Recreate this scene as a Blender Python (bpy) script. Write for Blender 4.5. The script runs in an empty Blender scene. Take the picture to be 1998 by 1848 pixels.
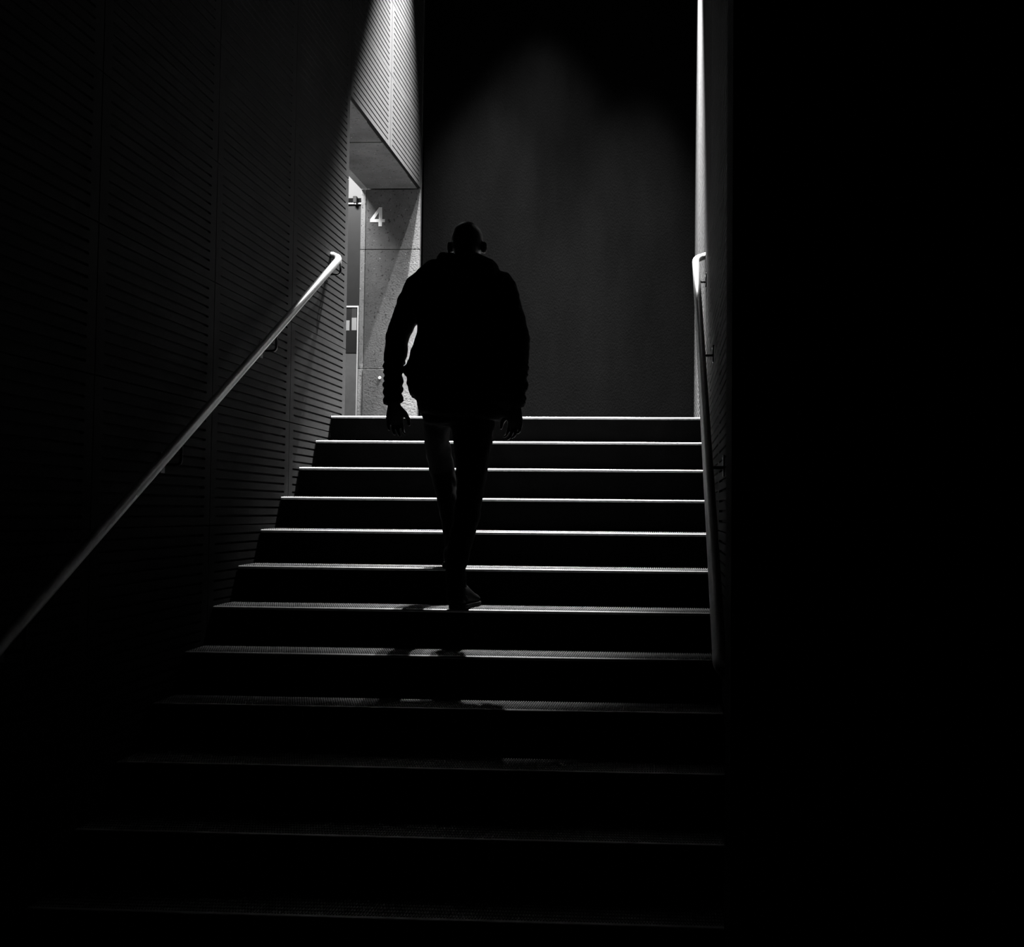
import bpy, math, random
from mathutils import Vector, Matrix, noise
random.seed(7)
S = bpy.context.scene
C = S.collection

# ------------------------------------------------------------------ camera, world, lamps, exposure
CAM_Z = 1.445
F, CX, CY, YAW, PITCH, ROLL = 2276.1, 1169.5, 901.2, 0.05564, 0.04334, 0.00908
W, H = 1998, 1848
cam_d = bpy.data.cameras.new('camera')
cam = bpy.data.objects.new('camera', cam_d)
C.objects.link(cam)
cam_d.sensor_fit = 'HORIZONTAL'
cam_d.sensor_width = 36.0
cam_d.lens = F / W * 36.0
cam_d.shift_x = (W / 2 - CX) / W
cam_d.shift_y = (CY - H / 2) / W
cam_d.clip_start = 0.05
cy_, sy_, cp, sp = math.cos(YAW), math.sin(YAW), math.cos(PITCH), math.sin(PITCH)
R0 = Vector((cy_, sy_, 0))
F0 = Vector((-sy_ * cp, cy_ * cp, sp))
U0 = Vector((sy_ * sp, -cy_ * sp, cp))
cr, sr = math.cos(ROLL), math.sin(ROLL)
R1 = cr * R0 + sr * U0
U1 = -sr * R0 + cr * U0
M = Matrix((R1, U1, -F0)).transposed().to_4x4()
M.translation = Vector((0, 0, CAM_Z))
cam.matrix_world = M
S.camera = cam

wd = bpy.data.worlds.new('world')
S.world = wd
wd.use_nodes = True
wd.node_tree.nodes['Background'].inputs['Color'].default_value = (1, 1, 1, 1)
wd.node_tree.nodes['Background'].inputs['Strength'].default_value = 0.0

S.view_settings.view_transform = 'Standard'
S.view_settings.look = 'None'
S.view_settings.gamma = 1.0
S.view_settings.use_curve_mapping = False
S.view_settings.exposure = 0.0
S.cycles.max_bounces = 8
S.cycles.diffuse_bounces = 4
S.cycles.sample_clamp_indirect = 2.0


def spot(name, loc, target, power, deg, blend, radius=0.03):
    d = bpy.data.lights.new(name, 'SPOT')
    d.energy = power
    d.spot_size = math.radians(deg)
    d.spot_blend = blend
    d.shadow_soft_size = radius
    o = bpy.data.objects.new(name, d)
    C.objects.link(o)
    o.location = loc
    o.rotation_euler = (Vector(target) - Vector(loc)).to_track_quat('-Z', 'Y').to_euler()
    return o


LZ, LY = 7.05, 8.8
TILT = 0.136
for lx, dx, tilt, pw, deg, bl in ((-1.64, 0.06, 0.115, 43000, 47.5, 1.0),
                                  (-1.07, 0.01, 0.105, 15000, 55.5, 0.95),
                                  (-0.80, 0.0, 0.477, 4800, 17.8, 1.0),  # narrow extra spot, added to brighten the lower treads
                                  (-0.15, -0.04, 0.125, 50000, 48, 1.0)):
    spot('ceiling_spot', (lx, LY, LZ), (lx + dx * 3, LY - tilt * 3, LZ - 3), pw, deg, bl)

# the lit lift lobby beyond the doorway
d = bpy.data.lights.new('lobby_lamp', 'AREA')
d.energy = 118
d.shape = 'RECTANGLE'
d.size, d.size_y = 0.5, 0.3
lo = bpy.data.objects.new('lobby_lamp', d)
C.objects.link(lo)
lo.location = (-2.95, 8.75, 5.05)
lo.rotation_euler = (math.radians(25), 0, 0)


# ------------------------------------------------------------------ materials
def mat(name, base, rough=0.7, metal=0.0, var=0.25, scale=6.0, stretch=(1, 1, 1), bump=0.0, bump_scale=60.0, spec=0.3, specks=0.0):
    m = bpy.data.materials.new(name)
    m.use_nodes = True
    nt = m.node_tree
    b = nt.nodes['Principled BSDF']
    b.inputs['Roughness'].default_value = rough
    b.inputs['Metallic'].default_value = metal
    b.inputs['Specular IOR Level'].default_value = spec
    tc = nt.nodes.new('ShaderNodeTexCoord')
    mp = nt.nodes.new('ShaderNodeMapping')
    mp.inputs['Scale'].default_value = stretch
    nt.links.new(tc.outputs['Object'], mp.inputs['Vector'])
    n = nt.nodes.new('ShaderNodeTexNoise')
    n.inputs['Scale'].default_value = scale
    n.inputs['Detail'].default_value = 6
    n.inputs['Roughness'].default_value = 0.65
    nt.links.new(mp.outputs[0], n.inputs['Vector'])
    rp = nt.nodes.new('ShaderNodeValToRGB')
    lo_, hi_ = base * (1 - var), base * (1 + var)
    rp.color_ramp.elements[0].position = 0.3
    rp.color_ramp.elements[1].position = 0.7
    rp.color_ramp.elements[0].color = (lo_, lo_, lo_, 1)
    rp.color_ramp.elements[1].color = (hi_, hi_, hi_, 1)
    nt.links.new(n.outputs['Fac'], rp.inputs['Fac'])
    col = rp.outputs['Color']
    if specks:
        for sc, pos, val in ((55, 0.70, base * 0.25), (38, 0.76, min(1, base * 2.4))):
            n2 = nt.nodes.new('ShaderNodeTexNoise')
            n2.inputs['Scale'].default_value = sc
            n2.inputs['Detail'].default_value = 1
            nt.links.new(tc.outputs['Object'], n2.inputs['Vector'])
            r2 = nt.nodes.new('ShaderNodeValToRGB')
            r2.color_ramp.elements[0].position = pos - 0.03
            r2.color_ramp.elements[1].position = pos
            r2.color_ramp.elements[1].color = (specks, specks, specks, 1)
            r2.color_ramp.elements[0].color = (0, 0, 0, 1)
            nt.links.new(n2.outputs['Fac'], r2.inputs['Fac'])
            mx = nt.nodes.new('ShaderNodeMix')
            mx.data_type = 'RGBA'
            nt.links.new(r2.outputs['Color'], mx.inputs[0])
            nt.links.new(col, mx.inputs[6])
            mx.inputs[7].default_value = (val, val, val, 1)
            col = mx.outputs[2]
    nt.links.new(col, b.inputs['Base Color'])
    if bump:
        nb = nt.nodes.new('ShaderNodeTexNoise')
        nb.inputs['Scale'].default_value = bump_scale
        nb.inputs['Detail'].default_value = 4
        nt.links.new(mp.outputs[0], nb.inputs['Vector'])
        bp = nt.nodes.new('ShaderNodeBump')
        bp.inputs['Strength'].default_value = bump
        bp.inputs['Distance'].default_value = 0.01
        nt.links.new(nb.outputs['Fac'], bp.inputs['Height'])
        nt.links.new(bp.outputs[0], b.inputs['Normal'])
    return m


MT = dict(
    panel=mat('grooved_panel_paint', 0.0082, 0.8, spec=0.06, var=0.3, scale=2.2, stretch=(1, 2, 0.6), bump=0.12, bump_scale=90),
    core=mat('wall_core', 0.03, 0.9),
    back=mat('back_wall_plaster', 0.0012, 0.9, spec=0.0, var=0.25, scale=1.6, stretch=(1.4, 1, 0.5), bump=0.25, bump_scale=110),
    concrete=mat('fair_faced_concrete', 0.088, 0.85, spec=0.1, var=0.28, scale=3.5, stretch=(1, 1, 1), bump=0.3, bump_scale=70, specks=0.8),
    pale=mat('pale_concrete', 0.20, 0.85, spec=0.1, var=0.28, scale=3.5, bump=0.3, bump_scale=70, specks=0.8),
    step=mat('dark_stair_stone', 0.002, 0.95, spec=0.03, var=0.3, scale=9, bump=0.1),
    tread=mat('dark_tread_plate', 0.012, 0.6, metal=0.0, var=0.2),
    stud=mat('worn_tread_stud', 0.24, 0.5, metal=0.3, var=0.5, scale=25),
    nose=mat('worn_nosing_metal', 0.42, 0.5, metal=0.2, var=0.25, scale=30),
    steel=mat('brushed_steel', 0.9, 0.42, metal=1.0, var=0.08, scale=40, stretch=(1, 1, 1)),
    bracket=mat('dark_bracket_steel', 0.06, 0.4, metal=1.0, var=0.1),
    floor=mat('landing_floor', 0.028, 0.7, spec=0.1, var=0.2, scale=5),
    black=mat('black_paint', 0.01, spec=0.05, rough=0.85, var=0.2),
    white=mat('white_paint', 0.92, 0.6, var=0.02),
    plaster=mat('pale_plaster', 0.19, 0.8, var=0.05),
    door=mat('grey_door_metal', 0.018, 0.5, var=0.12, scale=12),
    door_low=mat('pale_kick_metal', 0.16, 0.5, var=0.12, scale=12),
    frame=mat('door_frame_metal', 0.008, 0.7, spec=0.03, var=0.1),
    trim=mat('pale_trim_metal', 0.8, 0.4, var=0.05),
    reflect_pale=mat('pale_reflection', 0.40, 0.8, var=0.04),  # bright reflection in the door glass, put into the colour
    reflect_dark=mat('dark_reflection', 0.05, 0.8, var=0.05),  # dark part of the glass reflection, as plain colour
    skin=mat('skin', 0.04, 0.45, var=0.15, scale=30, bump=0.05),
    jacket=mat('black_jacket_cloth', 0.003, 0.9, var=0.3, scale=40, bump=0.2, bump_scale=400, spec=0.04),
    hood=mat('dark_grey_hood_cloth', 0.02, 0.9, var=0.3, scale=40, bump=0.2, bump_scale=400, spec=0.04),
    trousers=mat('black_trouser_cloth', 0.0025, 0.9, var=0.3, scale=40, bump=0.2, bump_scale=500, spec=0.03),
    shoe=mat('black_shoe_leather', 0.005, 0.6, spec=0.05, var=0.2, scale=30),
    sole=mat('dark_shoe_rubber', 0.005, spec=0.05, rough=0.8, var=0.2),
)


# ------------------------------------------------------------------ mesh helpers
class MB:
    def __init__(self):
        self.v, self.f = [], []

    def quad(self, a, b, c, d_):
        n = len(self.v)
        self.v += [a, b, c, d_]
        self.f.append((n, n + 1, n + 2, n + 3))

    def box(self, x0, x1, y0, y1, z0, z1, ch=0.0):
        n = len(self.v)
        if ch <= 0:
            self.v += [(x, y, z) for z in (z0, z1) for y in (y0, y1) for x in (x0, x1)]
            self.f += [tuple(n + i for i in q) for q in
                       ((0, 2, 3, 1), (4, 5, 7, 6), (0, 1, 5, 4), (2, 6, 7, 3), (0, 4, 6, 2), (1, 3, 7, 5))]
        else:
            # chamfered box: each corner split in three
            import itertools
            lim = ((x0, x1), (y0, y1), (z0, z1))
            idx = {}
            for sx, sy, sz in itertools.product((0, 1), repeat=3):
                for ax in range(3):
                    p = []
                    for k, s in enumerate((sx, sy, sz)):
                        q = lim[k][s]
                        if k != ax:
                            q += ch if s == 0 else -ch
                        p.append(q)
                    idx[(sx, sy, sz, ax)] = len(self.v)
                    self.v.append(tuple(p))
            for ax in range(3):
                a1, a2 = [k for k in range(3) if k != ax]
                for s in (0, 1):
                    ring = []
                    for u, w in ((0, 0), (1, 0), (1, 1), (0, 1)):
                        t = [0, 0, 0]
                        t[ax], t[a1], t[a2] = s, u, w
                        ring.append(idx[(*t, ax)])
                    self.f.append(tuple(ring))
                for u, w in ((0, 0), (0, 1), (1, 0), (1, 1)):
                    t0, t1 = [0, 0, 0], [0, 0, 0]
                    t0[ax], t0[a1], t0[a2] = 0, u, w
                    t1[ax], t1[a1], t1[a2] = 1, u, w
                    self.f.append((idx[(*t0, a1)], idx[(*t1, a1)], idx[(*t1, a2)], idx[(*t0, a2)]))
            for sx, sy, sz in itertools.product((0, 1), repeat=3):
                self.f.append(tuple(idx[(sx, sy, sz, k)] for k in range(3)))

    def rings(self, rings, cap=True):
        base = len(self.v)
        n = len(rings[0])
        for r in rings:
            self.v += [tuple(p) for p in r]
        for i in range(len(rings) - 1):
            for j in range(n):
                a = base + i * n + j
                b = base + i * n + (j + 1) % n
                self.f.append((a, b, b + n, a + n))
        if cap:
            self.f.append(tuple(base + j for j in reversed(range(n))))
            self.f.append(tuple(base + (len(rings) - 1) * n + j for j in range(n)))

    def tube(self, pts, rad, n=12, cap=True):
        pts = [Vector(p) for p in pts]
        if not isinstance(rad, (list, tuple)):
            rad = [rad] * len(pts)
        t = (pts[1] - pts[0]).normalized()
        u = t.orthogonal().normalized()
        out = []
        for i, p in enumerate(pts):
            a = pts[max(i - 1, 0)]
            b = pts[min(i + 1, len(pts) - 1)]
            t = (b - a).normalized()
            u = (u - t * u.dot(t)).normalized()
            w = t.cross(u)
            out.append([p + rad[i] * (math.cos(2 * math.pi * k / n) * u + math.sin(2 * math.pi * k / n) * w) for k in range(n)])
        self.rings(out, cap)

    def loft(self, secs, n=24, flat=2.0):
        """secs: (cx, cy, cz, half_width_x, half_depth); rings stand across the path; rounded ends"""
        P = [Vector(s[:3]) for s in secs]
        out = []

        def ring(p, t, rx, ry):
            ax = Vector((1, 0, 0))
            ax = (ax - t * ax.dot(t)).normalized()
            ay = t.cross(ax)
            r = []
            for k in range(n):
                th = 2 * math.pi * k / n
                c, s = math.cos(th), math.sin(th)
                c = math.copysign(abs(c) ** (2 / flat), c)
                s = math.copysign(abs(s) ** (2 / flat), s)
                r.append(p + ax * (rx * c) + ay * (ry * s))
            return r
        for i, s in enumerate(secs):
            t = (P[min(i + 1, len(P) - 1)] - P[max(i - 1, 0)]).normalized()
            if i == 0:
                out.append(ring(P[0] - t * min(s[3], s[4]) * 0.35, t, s[3] * 0.6, s[4] * 0.6))
            out.append(ring(P[i], t, s[3], s[4]))
            if i == len(secs) - 1:
                out.append(ring(P[i] + t * min(s[3], s[4]) * 0.25, t, s[3] * 0.6, s[4] * 0.6))
        self.rings(out)

    def ball(self, c, r, rot=None, n=20, m=12):
        c = Vector(c)
        out = []
        for i in range(1, m):
            ph = math.pi * i / m
            rr = []
            for k in range(n):
                th = 2 * math.pi * k / n
                p = Vector((r[0] * math.sin(ph) * math.cos(th), r[1] * math.sin(ph) * math.sin(th), -r[2] * math.cos(ph)))
                if rot:
                    p = rot @ p
                rr.append(c + p)
            out.append(rr)
        self.rings(out)

    def mesh(self, name, m, smooth=False):
        me = bpy.data.meshes.new(name)
        me.from_pydata([tuple(p) for p in self.v], [], self.f)
        me.materials.append(m)
        import bmesh
        bm = bmesh.new()
        bm.from_mesh(me)
        bmesh.ops.recalc_face_normals(bm, faces=bm.faces)
        bm.to_mesh(me)
        bm.free()
        if smooth:
            me.polygons.foreach_set('use_smooth', [True] * len(me.polygons))
        me.update()
        return me

    def obj(self, name, m, parent=None, smooth=False):
        o = bpy.data.objects.new(name, self.mesh(name, m, smooth))
        C.objects.link(o)
        if parent:
            o.parent = parent
            o.matrix_parent_inverse = Matrix.Identity(4)
            if parent.location.length or parent.parent:
                pw = parent.location.copy()
                q = parent.parent
                while q:
                    pw += q.location
                    q = q.parent
                o.location = -pw
        return o


def tag(o, label=None, cat=None, kind=None, group=None):
    if label:
        o['label'] = label
    if cat:
        o['category'] = cat
    if kind:
        o['kind'] = kind
    if group:
        o['group'] = group
    return o


def empty(name, loc=(0, 0, 0)):
    o = bpy.data.objects.new(name, None)
    C.objects.link(o)
    o.location = loc
    return o


def link_copy(name, me, loc, parent, rot=0.0):
    o = bpy.data.objects.new(name, me)
    C.objects.link(o)
    o.parent = parent
    o.location = loc
    o.rotation_euler.z = rot
    return o


def box_obj(name, b, m, parent=None, ch=0.0):
    k = MB()
    k.box(*b, ch=ch)
    return k.obj(name, m, parent)


# ------------------------------------------------------------------ measures
XL, XR = -2.026, 0.237            # faces of the two stair walls
YB = 9.4435                       # back wall face
PW, RH = 1.083, 0.547             # wall panel module
ROW0 = 2.465 - 5 * RH             # a panel joint
RIS, GO = 0.168, 0.30
NOSE0 = 3.365                     # nosing of the (virtual) step 0
LAND = 12 * RIS                   # landing level
DOOR_Z = ROW0 + 8 * RH            # head of the doorway (4.106)
DOOR_Y = YB - 2 * PW
TOP = ROW0 + 14 * RH

# ------------------------------------------------------------------ shell
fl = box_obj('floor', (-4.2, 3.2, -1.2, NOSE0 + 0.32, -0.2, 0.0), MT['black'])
tag(fl, 'dark floor of the lower hall at the foot of the stairs', 'floor', 'structure')
fl2 = box_obj('floor', (-4.6, XR + 0.2, NOSE0 + 13 * GO + 0.0125, 10.3, LAND - 0.25, LAND), MT['floor'])
tag(fl2, 'grey landing floor at the top of the stairs by the doorway', 'floor', 'structure')

wl = MB()
wl.box(XL - 0.50, XL - 0.034, 1.6, DOOR_Y - 0.004, -0.2, TOP)
wl.box(XL - 0.46, XL - 0.034, DOOR_Y - 0.004, YB, DOOR_Z + 0.035, TOP)
wl = wl.obj('wall_left', MT['core'])
tag(wl, 'left stair wall clad in dark grooved panels, pierced by the lit doorway', 'wall', 'structure')
wr = MB()
wr.box(XR + 0.034, XR + 0.4, 2.95, YB + 0.2, -0.2, TOP)
wr = wr.obj('wall_right', MT['core'])
tag(wr, 'right stair wall clad in dark grooved panels behind the right handrail', 'wall', 'structure')
wb = MB()
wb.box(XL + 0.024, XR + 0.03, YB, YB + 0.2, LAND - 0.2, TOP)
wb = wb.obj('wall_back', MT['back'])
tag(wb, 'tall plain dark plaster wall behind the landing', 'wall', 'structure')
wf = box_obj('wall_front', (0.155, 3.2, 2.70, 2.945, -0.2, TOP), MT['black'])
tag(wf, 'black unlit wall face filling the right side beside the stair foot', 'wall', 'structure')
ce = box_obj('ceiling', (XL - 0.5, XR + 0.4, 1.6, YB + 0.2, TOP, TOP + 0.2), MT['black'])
tag(ce, 'dark ceiling high above the stairs', 'ceiling', 'structure')


def panel_mesh():
    """a slotted facing panel: lies in the yz plane, face at x=0 looking +x, body towards -x"""
    g, dp, th = 0.006, 0.013, 0.030
    y0, y1, z0, z1 = g / 2, PW - g / 2, g / 2, RH - g / 2
    m_, sh = 0.062, 0.0105
    pitch = RH / 13
    k = MB()
    ya, yb = y0 + m_, y1 - m_
    tip = 0.006
    zs = [z0]
    for i in range(1, 13):
        zs += [i * pitch - sh / 2, i * pitch + sh / 2]
    zs.append(z1)
    # end margins
    for a in range(len(zs) - 1):
        za, zb = zs[a], zs[a + 1]
        if a % 2 == 0:      # solid band
            k.quad((0, y0, za), (0, y1, za), (0, y1, zb), (0, y0, zb))
        else:               # slot with pointed (rounded-off) ends
            zm = (za + zb) / 2
            for s, e in ((y0, ya), (yb, y1)):
                k.quad((0, s, za), (0, e, za), (0, e, zb), (0, s, zb))
            n = len(k.v)
            h = (zb - za) / 4
            prof = [(ya + tip, za), (yb - tip, za), (yb, zm - h), (yb, zm + h), (yb - tip, zb), (ya + tip, zb), (ya, zm + h), (ya, zm - h)]
            # filler corners between slot outline and the margins
            for (p, q, r) in (((ya, za), (ya + tip, za), (ya, zm - h)), ((yb, za), (yb, zm - h), (yb - tip, za)),
                              ((ya, zb), (ya, zm + h), (ya + tip, zb)), ((yb, zb), (yb - tip, zb), (yb, zm + h))):
                b = len(k.v)
                k.v += [(0, *p), (0, *q), (0, *r)]
                k.f.append((b, b + 1, b + 2))
            b = len(k.v)
            k.v += [(0, *p) for p in prof] + [(-dp, *p) for p in prof]
            for j in range(8):
                j2 = (j + 1) % 8
                k.f.append((b + j, b + j2, b + 8 + j2, b + 8 + j))
            k.f.append(tuple(b + 8 + j for j in range(8)))
    # edges
    k.quad((0, y0, z0), (0, y1, z0), (-th, y1, z0), (-th, y0, z0))
    k.quad((0, y0, z1), (0, y1, z1), (-th, y1, z1), (-th, y0, z1))
    k.quad((0, y0, z0), (0, y0, z1), (-th, y0, z1), (-th, y0, z0))
    k.quad((0, y1, z0), (0, y1, z1), (-th, y1, z1), (-th, y1, z0))
    me = bpy.data.meshes.new('wall_panel')
    me.from_pydata(k.v, [], k.f)
    me.materials.append(MT['panel'])
    import bmesh
    bm = bmesh.new()
    bm.from_mesh(me)
    bmesh.ops.remove_doubles(bm, verts=bm.verts, dist=1e-5)
    bmesh.ops.recalc_face_normals(bm, faces=bm.faces)
    bm.to_mesh(me)
    bm.free()
    # the outward side must look +x
    f = max(me.polygons, key=lambda p: p.area)
    if f.normal.x < 0:
        me.flip_normals()
    return me


PM = panel_mesh()
for col in range(0, 7):
    y = YB - (col + 1) * PW
    for row in range(14):
        z = ROW0 + row * RH
        if col < 2 and row < 8:
            continue
        link_copy('wall_panel', PM, (XL, y, z), wl)
for col in range(0, 6):
    y = YB - (col + 1) * PW
    for row in range(14):
        link_copy('wall_panel', PM, (XR, y + PW, ROW0 + row * RH), wr, math.pi)

# ------------------------------------------------------------------ doorway reveal in fair-faced concrete
sf = MB()
sf.box(XL - 0.46, XL - 0.03, DOOR_Y, YB, DOOR_Z + 0.022, DOOR_Z + 0.034)
sf = sf.obj('trim_1', MT['core'])
tag(sf, 'concrete soffit over the lit doorway in the left wall', 'soffit', 'structure')
ys = [DOOR_Y, 7.53, 7.79, 8.23, 8.67, 9.06, YB]
for i in range(6):
    dz = 0.003 * ((i * 7) % 3 - 1)
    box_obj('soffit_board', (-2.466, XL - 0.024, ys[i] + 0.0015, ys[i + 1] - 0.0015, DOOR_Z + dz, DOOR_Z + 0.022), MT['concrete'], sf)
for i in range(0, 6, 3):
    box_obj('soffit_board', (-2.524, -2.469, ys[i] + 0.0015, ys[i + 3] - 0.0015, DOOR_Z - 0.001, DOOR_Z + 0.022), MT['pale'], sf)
jm = MB()
jm.box(-2.52, XL, YB + 0.04, YB + 0.30, LAND - 0.2, TOP)
jm = jm.obj('wall_jamb', MT['core'])
tag(jm, 'concrete end wall of the doorway marked with a white number', 'wall', 'structure')
zr = [LAND - 0.05, 1.163 + 1.445, 2.155 + 1.445, DOOR_Z]
for i in range(3):
    pr = (0.020, 0.0, 0.0)[i]
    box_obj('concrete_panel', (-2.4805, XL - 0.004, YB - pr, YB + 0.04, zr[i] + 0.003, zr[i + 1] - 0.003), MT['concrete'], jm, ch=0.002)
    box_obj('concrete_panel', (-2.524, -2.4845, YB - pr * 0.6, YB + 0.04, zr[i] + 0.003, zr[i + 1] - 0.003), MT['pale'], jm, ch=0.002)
cap = MB()
cap.tube([(-2.338, YB - 0.020, 2.532), (-2.338, YB - 0.028, 2.532)], [0.013, 0.010], 12)
tag(cap.obj('anchor_cap', MT['white'], jm), 'small round white cap')

num = MB()
outer = [(-2.3711, 3.9523), (-2.3464, 3.9522), (-2.3446, 3.8534), (-2.322, 3.8533), (-2.3228, 3.8286), (-2.3454, 3.8287),
         (-2.3463, 3.7941), (-2.3744, 3.7942), (-2.375, 3.8288), (-2.4444, 3.8292), (-2.4448, 3.8503)]
inner = [(-2.3734, 3.9116), (-2.3724, 3.8535), (-2.4101, 3.8537)]
y0, y1 = YB - 0.004, YB + 0.001
# the figure as strokes around its triangular counter
polys = [
    [outer[0], outer[1], outer[2], inner[1], inner[0]],
    [outer[0], inner[0], inner[2], outer[10]],
    [outer[10], inner[2], inner[1], outer[2], outer[3], outer[4], outer[5], outer[8], outer[9]],
    [outer[5], outer[6], outer[7], outer[8]],
]
for P in polys:
    n = len(num.v)
    k = len(P)
    num.v += [(x, y0, z) for x, z in P] + [(x, y1, z) for x, z in P]
    num.f.append(tuple(n + i for i in range(k)))
    for i in range(k):
        num.f.append((n + i, n + (i + 1) % k, n + k + (i + 1) % k, n + k + i))
nu = num.obj('floor_number', MT['white'])
tag(nu, 'white figure 4 painted on the concrete doorway wall', 'sign')

# ------------------------------------------------------------------ lift lobby behind the doorway
wfar = box_obj('wall_far', (-4.6, -2.1, 10.05, 10.25, LAND - 0.2, 5.6), MT['plaster'])
tag(wfar, 'bright pale wall of the lobby seen through the doorway', 'wall', 'structure')
ws = box_obj('wall_side', (-4.7, -4.5, 5.4, 10.1, LAND - 0.2, 5.6), MT['plaster'])
tag(ws, 'pale side wall of the lobby beyond the doorway', 'wall', 'structure')
wn = box_obj('wall_near', (-4.6, XL - 0.5, 5.3, 5.5, LAND - 0.2, 5.6), MT['plaster'])
tag(wn, 'pale near wall of the lobby beyond the doorway', 'wall', 'structure')
c2 = box_obj('ceiling', (-4.6, XL - 0.47, 5.4, 10.1, 5.3, 5.5), MT['plaster'])
tag(c2, 'pale ceiling of the lobby beyond the doorway', 'ceiling', 'structure')

dr = empty('door_1', (-3.1, 9.98, LAND))
tag(dr, 'grey metal door with pale lower half inside the lit doorway', 'door', 'structure')
dk = MB()
dk.box(-2.66, -2.60, 9.955, 10.05, LAND, 4.115)
dk.box(-3.66, -3.60, 9.955, 10.05, LAND, 4.115)
dk.obj('door_frame', MT['frame'], dr)
box_obj('door_header', (-3.66, -2.60, 9.94, 10.05, 4.125, 4.168), MT['frame'], dr, ch=0.003)
box_obj('header_strip', (-3.66, -2.60, 9.938, 10.05, 4.115, 4.125), MT['trim'], dr)
clo = box_obj('door_closer', (-2.72, -2.685, 9.90, 9.94, 4.118, 4.176), MT['door'], dr, ch=0.004)
k = MB()
k.tube([(-2.70, 9.915, 4.118), (-2.70, 9.915, 4.105)], 0.008, 10)
k.obj('closer_knuckle', MT['steel'], clo)
lf = box_obj('door_leaf', (-3.60, -2.66, 9.957, 10.02, LAND + 0.01, 4.115), MT['door'], dr)
box_obj('kick_panel', (-3.58, -2.674, 9.952, 9.957, LAND + 0.02, 2.804), MT['door_low'], lf)
k = MB()
k.box(-3.58, -2.662, 9.942, 9.957, 3.208, 3.221)
k.box(-2.672, -2.662, 9.942, 9.957, LAND + 0.02, 3.208)
k.obj('glazing_bead', MT['trim'], lf)
nb = empty('glass_reflection', (-3.1, 9.952, 3.0))  # coloured plates standing in for reflections in the glass door
tag(nb, 'dark board with pale mirrored patches built as plates inside the thin pale door frame', 'reflection')
box_obj('reflection_back', (-3.56, -2.676, 9.948, 9.9565, 2.81, 3.204), MT['door'], nb)
for bx, mm in (((-2.722, -2.678, 9.9465, 9.948, 3.008, 3.118), 'reflect_pale'), ((-2.80, -2.741, 9.9465, 9.948, 3.006, 3.094), 'reflect_pale'),
               ((-2.722, -2.678, 9.9465, 9.948, 3.120, 3.20), 'reflect_dark')):
    box_obj('reflection_patch', bx, MT[mm], nb)

# ------------------------------------------------------------------ staircase
st = empty('staircase', (-0.9, NOSE0 + GO, 0))
tag(st, 'wide dark staircase of twelve steps with bright metal studded nosings', 'stairs')
X0, X1 = XL + 0.004, XR - 0.004
SP, SQ = 0.0098, 0.030


def stud_mesh():
    k = MB()
    nx = int((X1 - X0 - 0.01) / SP)
    for r in range(9):
        ya = 0.022 + r * SQ
        yb = ya + 0.019
        for i in range(nx):
            x = X0 + 0.006 + i * SP
            n = len(k.v)
            h = 0.0035
            k.v += [(x, ya, 0), (x + 0.0056, ya, 0), (x + 0.0056, yb, 0), (x, yb, 0),
                    (x + 0.001, ya + 0.001, h), (x + 0.0046, ya + 0.001, h), (x + 0.0046, yb - 0.001, h), (x + 0.001, yb - 0.001, h)]
            k.f += [(n + 4, n + 5, n + 6, n + 7), (n, n + 1, n + 5, n + 4), (n + 1, n + 2, n + 6, n + 5), (n + 2, n + 3, n + 7, n + 6), (n + 3, n, n + 4, n + 7)]
    me = bpy.data.meshes.new('tread_studs')
    me.from_pydata(k.v, [], k.f)
    me.materials.append(MT['stud'])
    return me


def nose_mesh():
    k = MB()
    r = 0.009
    prof = []
    for i in range(7):
        a = math.pi * (0.5 * i / 6)
        prof.append((r - r * math.cos(a), -r + r * math.sin(a)))
    prof += [(0.030, 0.0), (0.030, -0.006), (0.012, -0.014), (0.003, -0.013)]
    k.rings([[(x, y, z) for y, z in prof] for x in (X0, X1)])
    return k.mesh('nosing', MT['nose'])


SM, NM = stud_mesh(), nose_mesh()
tk = MB()
tk.box(X0, X1, 0.030, GO + 0.012, -0.006, -0.0002)
TM = tk.mesh('tread_plate', MT['tread'])
bk = MB()
bk.box(XL + 0.001, XR - 0.001, 0.012, GO + 0.013, -RIS - 0.02, -0.0062)
BM = bk.mesh('step', MT['step'])
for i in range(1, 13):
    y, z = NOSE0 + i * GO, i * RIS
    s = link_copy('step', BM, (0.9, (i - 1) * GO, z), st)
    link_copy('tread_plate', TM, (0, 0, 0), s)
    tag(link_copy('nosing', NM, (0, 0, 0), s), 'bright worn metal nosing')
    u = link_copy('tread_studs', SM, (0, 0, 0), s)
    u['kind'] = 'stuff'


# ------------------------------------------------------------------ handrails
def arc_path(pts, r=0.05, n=7):
    """polyline with rounded corners"""
    pts = [Vector(p) for p in pts]
    out = [pts[0]]
    for i in range(1, len(pts) - 1):
        a, b, c = pts[i - 1], pts[i], pts[i + 1]
        u, w = (a - b).normalized(), (c - b).normalized()
        rr = min(r, (a - b).length * 0.48, (c - b).length * 0.48)
        p0, p2 = b + u * rr, b + w * rr
        for j in range(n + 1):
            t = j / n
            out.append(p0 * (1 - t) ** 2 + b * 2 * t * (1 - t) + p2 * t * t)
    out.append(pts[-1])
    return out


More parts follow.
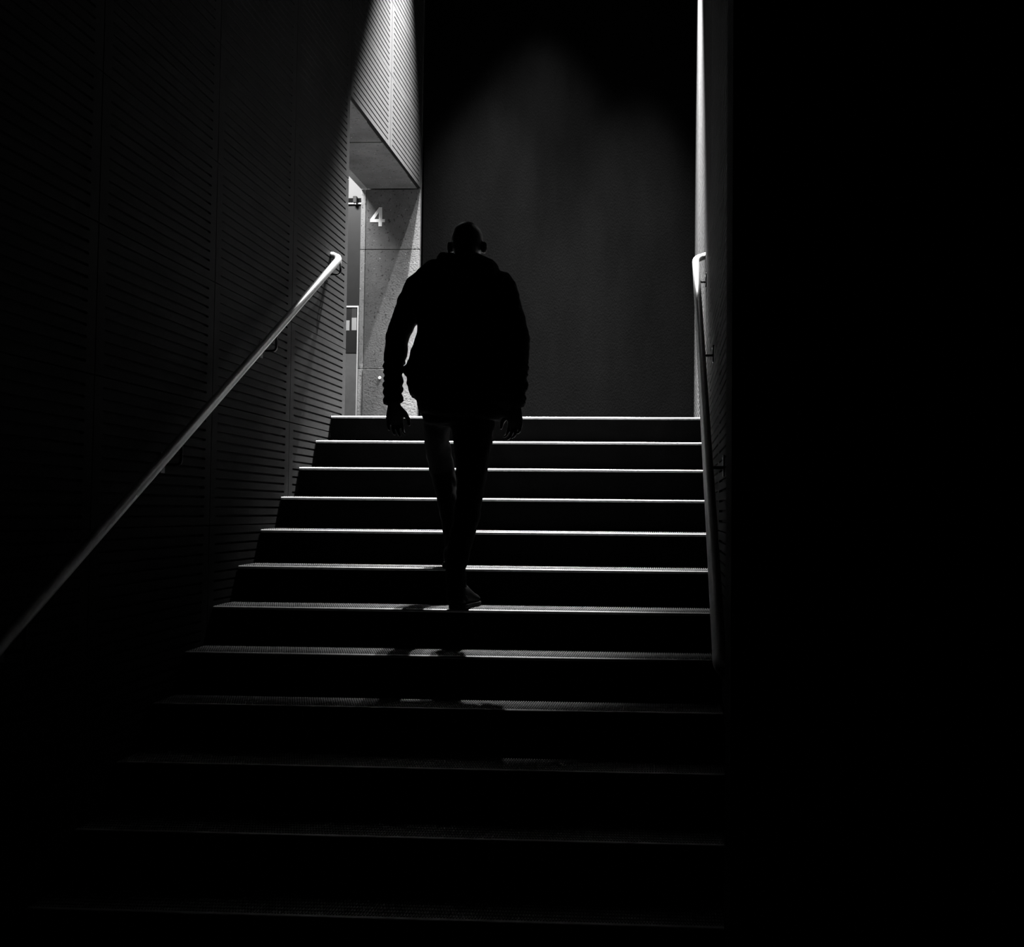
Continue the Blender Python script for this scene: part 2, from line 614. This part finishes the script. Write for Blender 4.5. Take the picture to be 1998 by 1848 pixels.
def handrail(label, xr, xw, side, top, low, brk_y, rad=0.0205):
    """xr: (x at top, x at foot); xw: wall face; side: -1 wall on the left, +1 on the right"""
    root = empty('handrail', (xw, low[0], low[1]))
    tag(root, label, 'handrail')
    a = Vector((xr[0], top[0], top[1]))
    b = Vector((xr[1], low[0], low[1]))
    pth = arc_path([(xw - side * 0.002, top[0] + 0.11, top[1] + 0.045), (a.x, a.y + 0.01, a.z + 0.004), b, (xw - side * 0.002, b.y - 0.03, b.z - 0.02)], 0.07)
    k = MB()
    k.tube(pth, rad, 20)
    k.obj('rail', MT['steel'], root, True)
    for by in brk_y:
        t = (by - b.y) / (a.y - b.y)
        p = b.lerp(a, t)
        zb = p.z - 0.105
        br = MB()
        br.box(min(xw, xw - side * 0.006), max(xw, xw - side * 0.006), by - 0.02, by + 0.02, zb - 0.035, zb + 0.05, ch=0.0015)
        br = br.obj('wall_plate', MT['bracket'], root)
        arm = MB()
        arm.tube(arc_path([(xw - side * 0.004, by, zb), (p.x, by, zb), (p.x, by, p.z - 0.012)], 0.02), 0.0065, 10)
        arm.obj('bracket_arm', MT['bracket'], br, True)
        sc = MB()
        sc.tube([(xw - side * 0.006, by, zb + 0.036), (xw - side * 0.009, by, zb + 0.036)], [0.006, 0.004], 8)
        sc.obj('screw', MT['steel'], br)


handrail('long round steel handrail on the grooved wall beside the doorway', (-1.946, -1.946), XL, -1, (6.81, 2.945), (3.20, 0.956), (6.84, 5.72, 4.60, 3.48))
handrail('long round steel handrail on the wall opposite the doorway', (0.176, 0.160), XR, 1, (6.82, 2.935), (3.30, 1.008), (6.74, 5.70, 4.62, 3.55))

# ------------------------------------------------------------------ the man climbing the stairs
torso = [(-0.954, 5.5, 2.651, 0.079, 0.065), (-0.946, 5.5, 2.624, 0.136, 0.085), (-0.951, 5.49, 2.59, 0.185, 0.105), (-0.964, 5.48, 2.551, 0.227, 0.12), (-0.967, 5.47, 2.492, 0.241, 0.135), (-0.961, 5.46, 2.412, 0.233, 0.145), (-0.955, 5.44, 2.335, 0.216, 0.15), (-0.954, 5.42, 2.247, 0.214, 0.15), (-0.965, 5.41, 2.168, 0.227, 0.15), (-0.973, 5.4, 2.101, 0.242, 0.15), (-0.963, 5.39, 2.062, 0.242, 0.15), (-0.948, 5.38, 2.008, 0.24, 0.148), (-0.946, 5.37, 1.964, 0.233, 0.145), (-0.953, 5.37, 1.932, 0.219, 0.14), (-0.961, 5.37, 1.906, 0.198, 0.138), (-0.963, 5.37, 1.889, 0.182, 0.13)]
arm_left = [(-1.139, 5.47, 2.549, 0.059, 0.065), (-1.167, 5.47, 2.512, 0.073, 0.075), (-1.204, 5.47, 2.434, 0.074, 0.075), (-1.244, 5.46, 2.346, 0.06, 0.066), (-1.268, 5.45, 2.276, 0.055, 0.06), (-1.274, 5.43, 2.187, 0.055, 0.056), (-1.28, 5.42, 2.125, 0.05, 0.052), (-1.276, 5.41, 2.065, 0.042, 0.048), (-1.277, 5.41, 2.027, 0.051, 0.052), (-1.277, 5.4, 1.992, 0.044, 0.047), (-1.271, 5.4, 1.958, 0.046, 0.049)]
arm_right = [(-0.799, 5.47, 2.549, 0.063, 0.065), (-0.775, 5.47, 2.507, 0.069, 0.075), (-0.746, 5.46, 2.412, 0.07, 0.075), (-0.722, 5.45, 2.332, 0.067, 0.07), (-0.703, 5.44, 2.257, 0.067, 0.066), (-0.702, 5.43, 2.164, 0.065, 0.062), (-0.701, 5.42, 2.08, 0.062, 0.056), (-0.698, 5.41, 2.016, 0.052, 0.05), (-0.694, 5.4, 1.97, 0.047, 0.05), (-0.695, 5.4, 1.943, 0.039, 0.045)]
pelvis = [(-0.976, 5.39, 2.074, 0.203, 0.125), (-0.97, 5.38, 2.0, 0.191, 0.13), (-0.964, 5.38, 1.928, 0.181, 0.13), (-0.958, 5.39, 1.889, 0.169, 0.125)]
leg_left = [(-1.062, 5.4, 1.937, 0.073, 0.11), (-1.074, 5.46, 1.862, 0.062, 0.1), (-1.095, 5.56, 1.778, 0.059, 0.092), (-1.093, 5.63, 1.705, 0.061, 0.082), (-1.089, 5.67, 1.646, 0.06, 0.075), (-1.073, 5.665, 1.576, 0.056, 0.068), (-1.054, 5.64, 1.501, 0.05, 0.064), (-1.029, 5.6, 1.364, 0.041, 0.06), (-1.011, 5.56, 1.267, 0.037, 0.058), (-1.008, 5.535, 1.204, 0.037, 0.06)]
leg_right = [(-0.897, 5.38, 1.936, 0.108, 0.12), (-0.889, 5.37, 1.844, 0.103, 0.11), (-0.886, 5.36, 1.767, 0.091, 0.098), (-0.886, 5.34, 1.648, 0.074, 0.082), (-0.89, 5.31, 1.503, 0.06, 0.072), (-0.9, 5.28, 1.416, 0.06, 0.068), (-0.911, 5.25, 1.34, 0.058, 0.066), (-0.922, 5.22, 1.259, 0.052, 0.063), (-0.93, 5.195, 1.187, 0.046, 0.06), (-0.921, 5.18, 1.097, 0.046, 0.06), (-0.914, 5.17, 1.043, 0.048, 0.064)]


def shrink(secs, f, sub=0.0):
    return [(a, b, c, max(0.02, d_ * f - sub), max(0.02, e * f - sub)) for a, b, c, d_, e in secs]


def fused(name, mb, m, voxel, parent, smooth_it=4, fold=None):
    """join the overlapping lofts of mb into one continuous skin"""
    me = mb.mesh(name + '_raw', m)
    t = bpy.data.objects.new(name + '_raw', me)
    C.objects.link(t)
    rm = t.modifiers.new('r', 'REMESH')
    rm.mode = 'VOXEL'
    rm.voxel_size = voxel
    if smooth_it:
        sm = t.modifiers.new('s', 'SMOOTH')
        sm.factor = 0.5
        sm.iterations = smooth_it
    dg = bpy.context.evaluated_depsgraph_get()
    out = bpy.data.meshes.new_from_object(t.evaluated_get(dg))
    bpy.data.objects.remove(t)
    bpy.data.meshes.remove(me)
    out.name = name
    if fold:
        nr = [v.normal.copy() for v in out.vertices]
        for v, n in zip(out.vertices, nr):
            v.co += n * fold(v.co)
    if not out.materials:
        out.materials.append(m)
    out.polygons.foreach_set('use_smooth', [True] * len(out.polygons))
    o = bpy.data.objects.new(name, out)
    C.objects.link(o)
    o.parent = parent
    o.location = -parent.location
    return o


man = empty('person', (-0.93, 5.3, 6 * RIS))
tag(man, 'bald man in a dark hooded jacket seen from behind climbing the stairs', 'person')

b = MB()
b.loft(shrink(torso[1:], 0.9, 0.02))
b.loft(shrink(pelvis, 0.9, 0.015))
for L in (arm_left, arm_right):
    b.loft(shrink(L, 0.7, 0.008), 20)
b.loft(shrink(leg_left, 0.78, 0.004), 20)
b.loft(shrink(leg_right, 0.74, 0.004), 20)
hx = -0.963
# neck and head
b.loft([(-0.956, 5.51, 2.56, 0.072, 0.07), (-0.958, 5.53, 2.62, 0.064, 0.066), (hx, 5.555, 2.69, 0.060, 0.066)], 20)
b.ball((hx, 5.575, 2.758), (0.0775, 0.098, 0.093), n=28, m=18)
b.ball((hx, 5.552, 2.722), (0.068, 0.075, 0.066))
b.ball((hx, 5.618, 2.695), (0.060, 0.060, 0.078))
b.ball((hx, 5.647, 2.640), (0.030, 0.027, 0.024))
b.ball((hx, 5.655, 2.764), (0.048, 0.019, 0.013))
b.tube([(hx, 5.676, 2.748), (hx, 5.690, 2.722), (hx, 5.700, 2.704)], [0.009, 0.012, 0.015], 10)
for s in (-1, 1):
    b.ball((hx + s * 0.013, 5.690, 2.700), (0.010, 0.011, 0.008))
    b.ball((hx + s * 0.030, 5.657, 2.742), (0.014, 0.011, 0.009))
    b.ball((hx + s * 0.034, 5.640, 2.706), (0.026, 0.026, 0.026))
    R_ = Matrix.Rotation(s * math.radians(-32), 3, 'Z') @ Matrix.Rotation(math.radians(-10), 3, 'X')
    b.ball((hx + s * 0.086, 5.560, 2.722), (0.0085, 0.021, 0.031), R_)
    b.ball((hx + s * 0.077, 5.566, 2.716), (0.014, 0.014, 0.020))
b.ball((hx, 5.674, 2.672), (0.025, 0.012, 0.007))
b.ball((hx, 5.671, 2.660), (0.021, 0.012, 0.008))


def hand(b, wrist, med):
    """relaxed hand hanging from the wrist; med = +1 when the body is on the +x side"""
    w0 = Vector(wrist)
    dn = Vector((0.02 * med, 0.10, -1)).normalized()
    bd = Vector((0.86 * med, 0.5, 0))
    bd = (bd - dn * bd.dot(dn)).normalized()          # thumb side
    pn = Vector((0.5 * med, -0.86, 0))
    pn = (pn - dn * pn.dot(dn) - bd * pn.dot(bd)).normalized()   # palm faces back and inwards

    def P(l, s, t):
        return w0 + dn * l + bd * s + pn * t
    rings = []
    for l, hb, ht in ((-0.05, 0.026, 0.021), (0.0, 0.029, 0.020), (0.03, 0.037, 0.019), (0.065, 0.043, 0.017), (0.092, 0.041, 0.013), (0.098, 0.036, 0.009)):
        rings.append([P(l, hb * math.copysign(abs(math.cos(a)) ** 0.7, math.cos(a)), ht * math.copysign(abs(math.sin(a)) ** 0.8, math.sin(a)))
                      for a in [2 * math.pi * k / 16 for k in range(16)]])
    b.rings(rings)
    for s, ln, r, cu in ((0.0325, 0.072, 0.0083, 0.9), (0.0108, 0.080, 0.0086, 1.0), (-0.0108, 0.074, 0.0082, 1.1), (-0.0325, 0.058, 0.0072, 1.25)):
        l, t, a = 0.086 - (0.006 if abs(s) > 0.02 else 0), 0.0, math.radians(14 * cu)
        pts = [P(l - 0.02, s, 0), P(l, s, 0.0)]
        fan = s * 0.12
        for seg, da in ((0.46, 24), (0.30, 26), (0.24, 16)):
            l += ln * seg * math.cos(a)
            t += ln * seg * math.sin(a)
            s += fan * seg
            pts.append(P(l, s, t))
            a += math.radians(da * cu)
        b.tube(pts, [r, r * 1.08, r, r * 0.92, r * 0.72], 12)
        b.ball(pts[-1], (r * 0.72,) * 3, n=10, m=6)
    th = [P(0.018, 0.022, 0.004), P(0.045, 0.047, 0.012), P(0.074, 0.060, 0.022), P(0.098, 0.060, 0.030)]
    b.tube(th, [0.014, 0.0125, 0.0105, 0.008], 12)
    b.ball(th[-1], (0.008,) * 3, n=10, m=6)


hand(b, (-1.269, 5.405, 1.945), 1)
hand(b, (-0.696, 5.405, 1.932), -1)
tag(fused('body', b, MT['skin'], 0.0042, man, 4), 'bald head and bare hands')


def folds(c):
    a = noise.noise(Vector((c.x * 7, c.y * 7, c.z * 20))) * 0.006 + noise.noise(Vector((c.x * 22, c.y * 22, c.z * 34 + 5))) * 0.0030
    if c.z < 2.15 and (c.x < -1.2 or c.x > -0.76):
        a += 0.004 * math.sin(c.z * 150 + 6 * noise.noise(c * 9))
    return a


j = MB()
j.loft(torso, 36, 2.3)
j.loft(arm_left, 24)
j.loft(arm_right, 24)
# yoke between neck and shoulder points
j.loft([(-1.165, 5.475, 2.50, 0.055, 0.07), (-1.08, 5.48, 2.57, 0.05, 0.075), (-0.97, 5.49, 2.60, 0.05, 0.08), (-0.86, 5.48, 2.58, 0.05, 0.075), (-0.775, 5.475, 2.50, 0.055, 0.07)], 20)
# drooping hem corner on the right hip and pocket bulge on the left
j.ball((-1.168, 5.38, 2.10), (0.055, 0.09, 0.045))
jk = fused('jacket', j, MT['jacket'], 0.0085, man, 6, folds)
for L in (arm_left, arm_right):
    (x0, y0_, z0_, a0, b0), (x1, y1_, z1_, a1, b1) = L[-2], L[-1]
    cf = MB()
    cf.loft([(x0, y0_, z0_ - 0.012, a0 + 0.001, b0 + 0.001), (x0 * .5 + x1 * .5, (y0_ + y1_) / 2, (z0_ + z1_) / 2 - 0.006, a0 * .5 + a1 * .5 + 0.003, b0 * .5 + b1 * .5 + 0.003), (x1, y1_, z1_ - 0.006, a1 + 0.001, b1 + 0.001)], 24)
    c_ = cf.obj('cuff', MT['jacket'], None, True)
    c_.parent = jk
    c_.location = (0, 0, 0)
hd = MB()
pth, rad = [], []
for i in range(17):
    a = math.radians(140 + 260 * i / 16)       # around the nape, open at the throat
    px = -0.943 + (0.122 if math.cos(a) < 0 else 0.106) * math.cos(a)
    py = 5.525 + 0.120 * math.sin(a)
    pz = 2.613 - 0.016 * math.cos(a) + 0.016 * abs(math.cos(a)) - 0.012 * max(0, math.sin(a))
    pth.append((px, py, pz))
    rad.append(0.028 + 0.010 * abs(math.cos(a)))
hd.tube(pth, rad, 14)
hd.loft([(-1.075, 5.46, 2.600, 0.03, 0.035), (-1.02, 5.40, 2.565, 0.045, 0.035), (-0.95, 5.372, 2.545, 0.055, 0.036), (-0.88, 5.39, 2.560, 0.05, 0.036), (-0.82, 5.45, 2.580, 0.03, 0.036)], 18)
hd.ball((-0.95, 5.355, 2.520), (0.105, 0.034, 0.050))
hd.ball((-1.058, 5.51, 2.638), (0.032, 0.05, 0.032))
hd.ball((-0.832, 5.50, 2.592), (0.042, 0.05, 0.028))
h_ = fused('hood', hd, MT['hood'], 0.007, man, 4, lambda c: 0.006 * noise.noise(c * 26) + 0.004 * noise.noise(c * 50))
h_.parent = jk
h_.location = (0, 0, 0)
tag(h_, 'crumpled grey hood')

tr = MB()
tr.loft(pelvis, 32)
tr.loft(leg_left, 24)
tr.loft(leg_right, 24)
fused('trousers', tr, MT['trousers'], 0.0075, man, 5,
      lambda c: 0.005 * noise.noise(Vector((c.x * 9, c.y * 9, c.z * 24))) + 0.002 * noise.noise(c * 45))


def shoe(heel, yaw):
    up, so = MB(), MB()
    rot = Matrix.Rotation(yaw, 3, 'Z')
    hv = Vector(heel)

    def sec(s, hw, z0, z1, off=0.0, fl=2.6):
        r = []
        for k in range(20):
            a = 2 * math.pi * k / 20
            c, q = math.cos(a), math.sin(a)
            c = math.copysign(abs(c) ** (2 / fl), c)
            q = math.copysign(abs(q) ** (2 / fl), q)
            r.append(hv + rot @ Vector((off + hw * c, s, (z0 + z1) / 2 + (z1 - z0) / 2 * q)))
        return r
    prof = [(0.004, 0.022, 0.07), (0.014, 0.032, 0.088), (0.05, 0.037, 0.105), (0.10, 0.037, 0.105), (0.14, 0.039, 0.088), (0.18, 0.043, 0.07), (0.22, 0.046, 0.058), (0.255, 0.042, 0.048), (0.278, 0.03, 0.04), (0.288, 0.014, 0.033)]
    up.rings([sec(s, hw, 0.014, h) for s, hw, h in prof])
    so.rings([sec(s + (-0.006 if i == 0 else 0.004 if i == len(prof) - 1 else 0), hw + 0.005, 0.0, 0.022, 0, 6) for i, (s, hw, h) in enumerate(prof)])
    o = up.obj('shoe', MT['shoe'], man, True)
    s_ = so.obj('sole', MT['sole'], None)
    s_.parent = o
    return o


shoe((-0.912, 5.118, 6 * RIS + 0.0036), math.radians(-6))
shoe((-1.003, 5.455, 7 * RIS + 0.0036), math.radians(5))
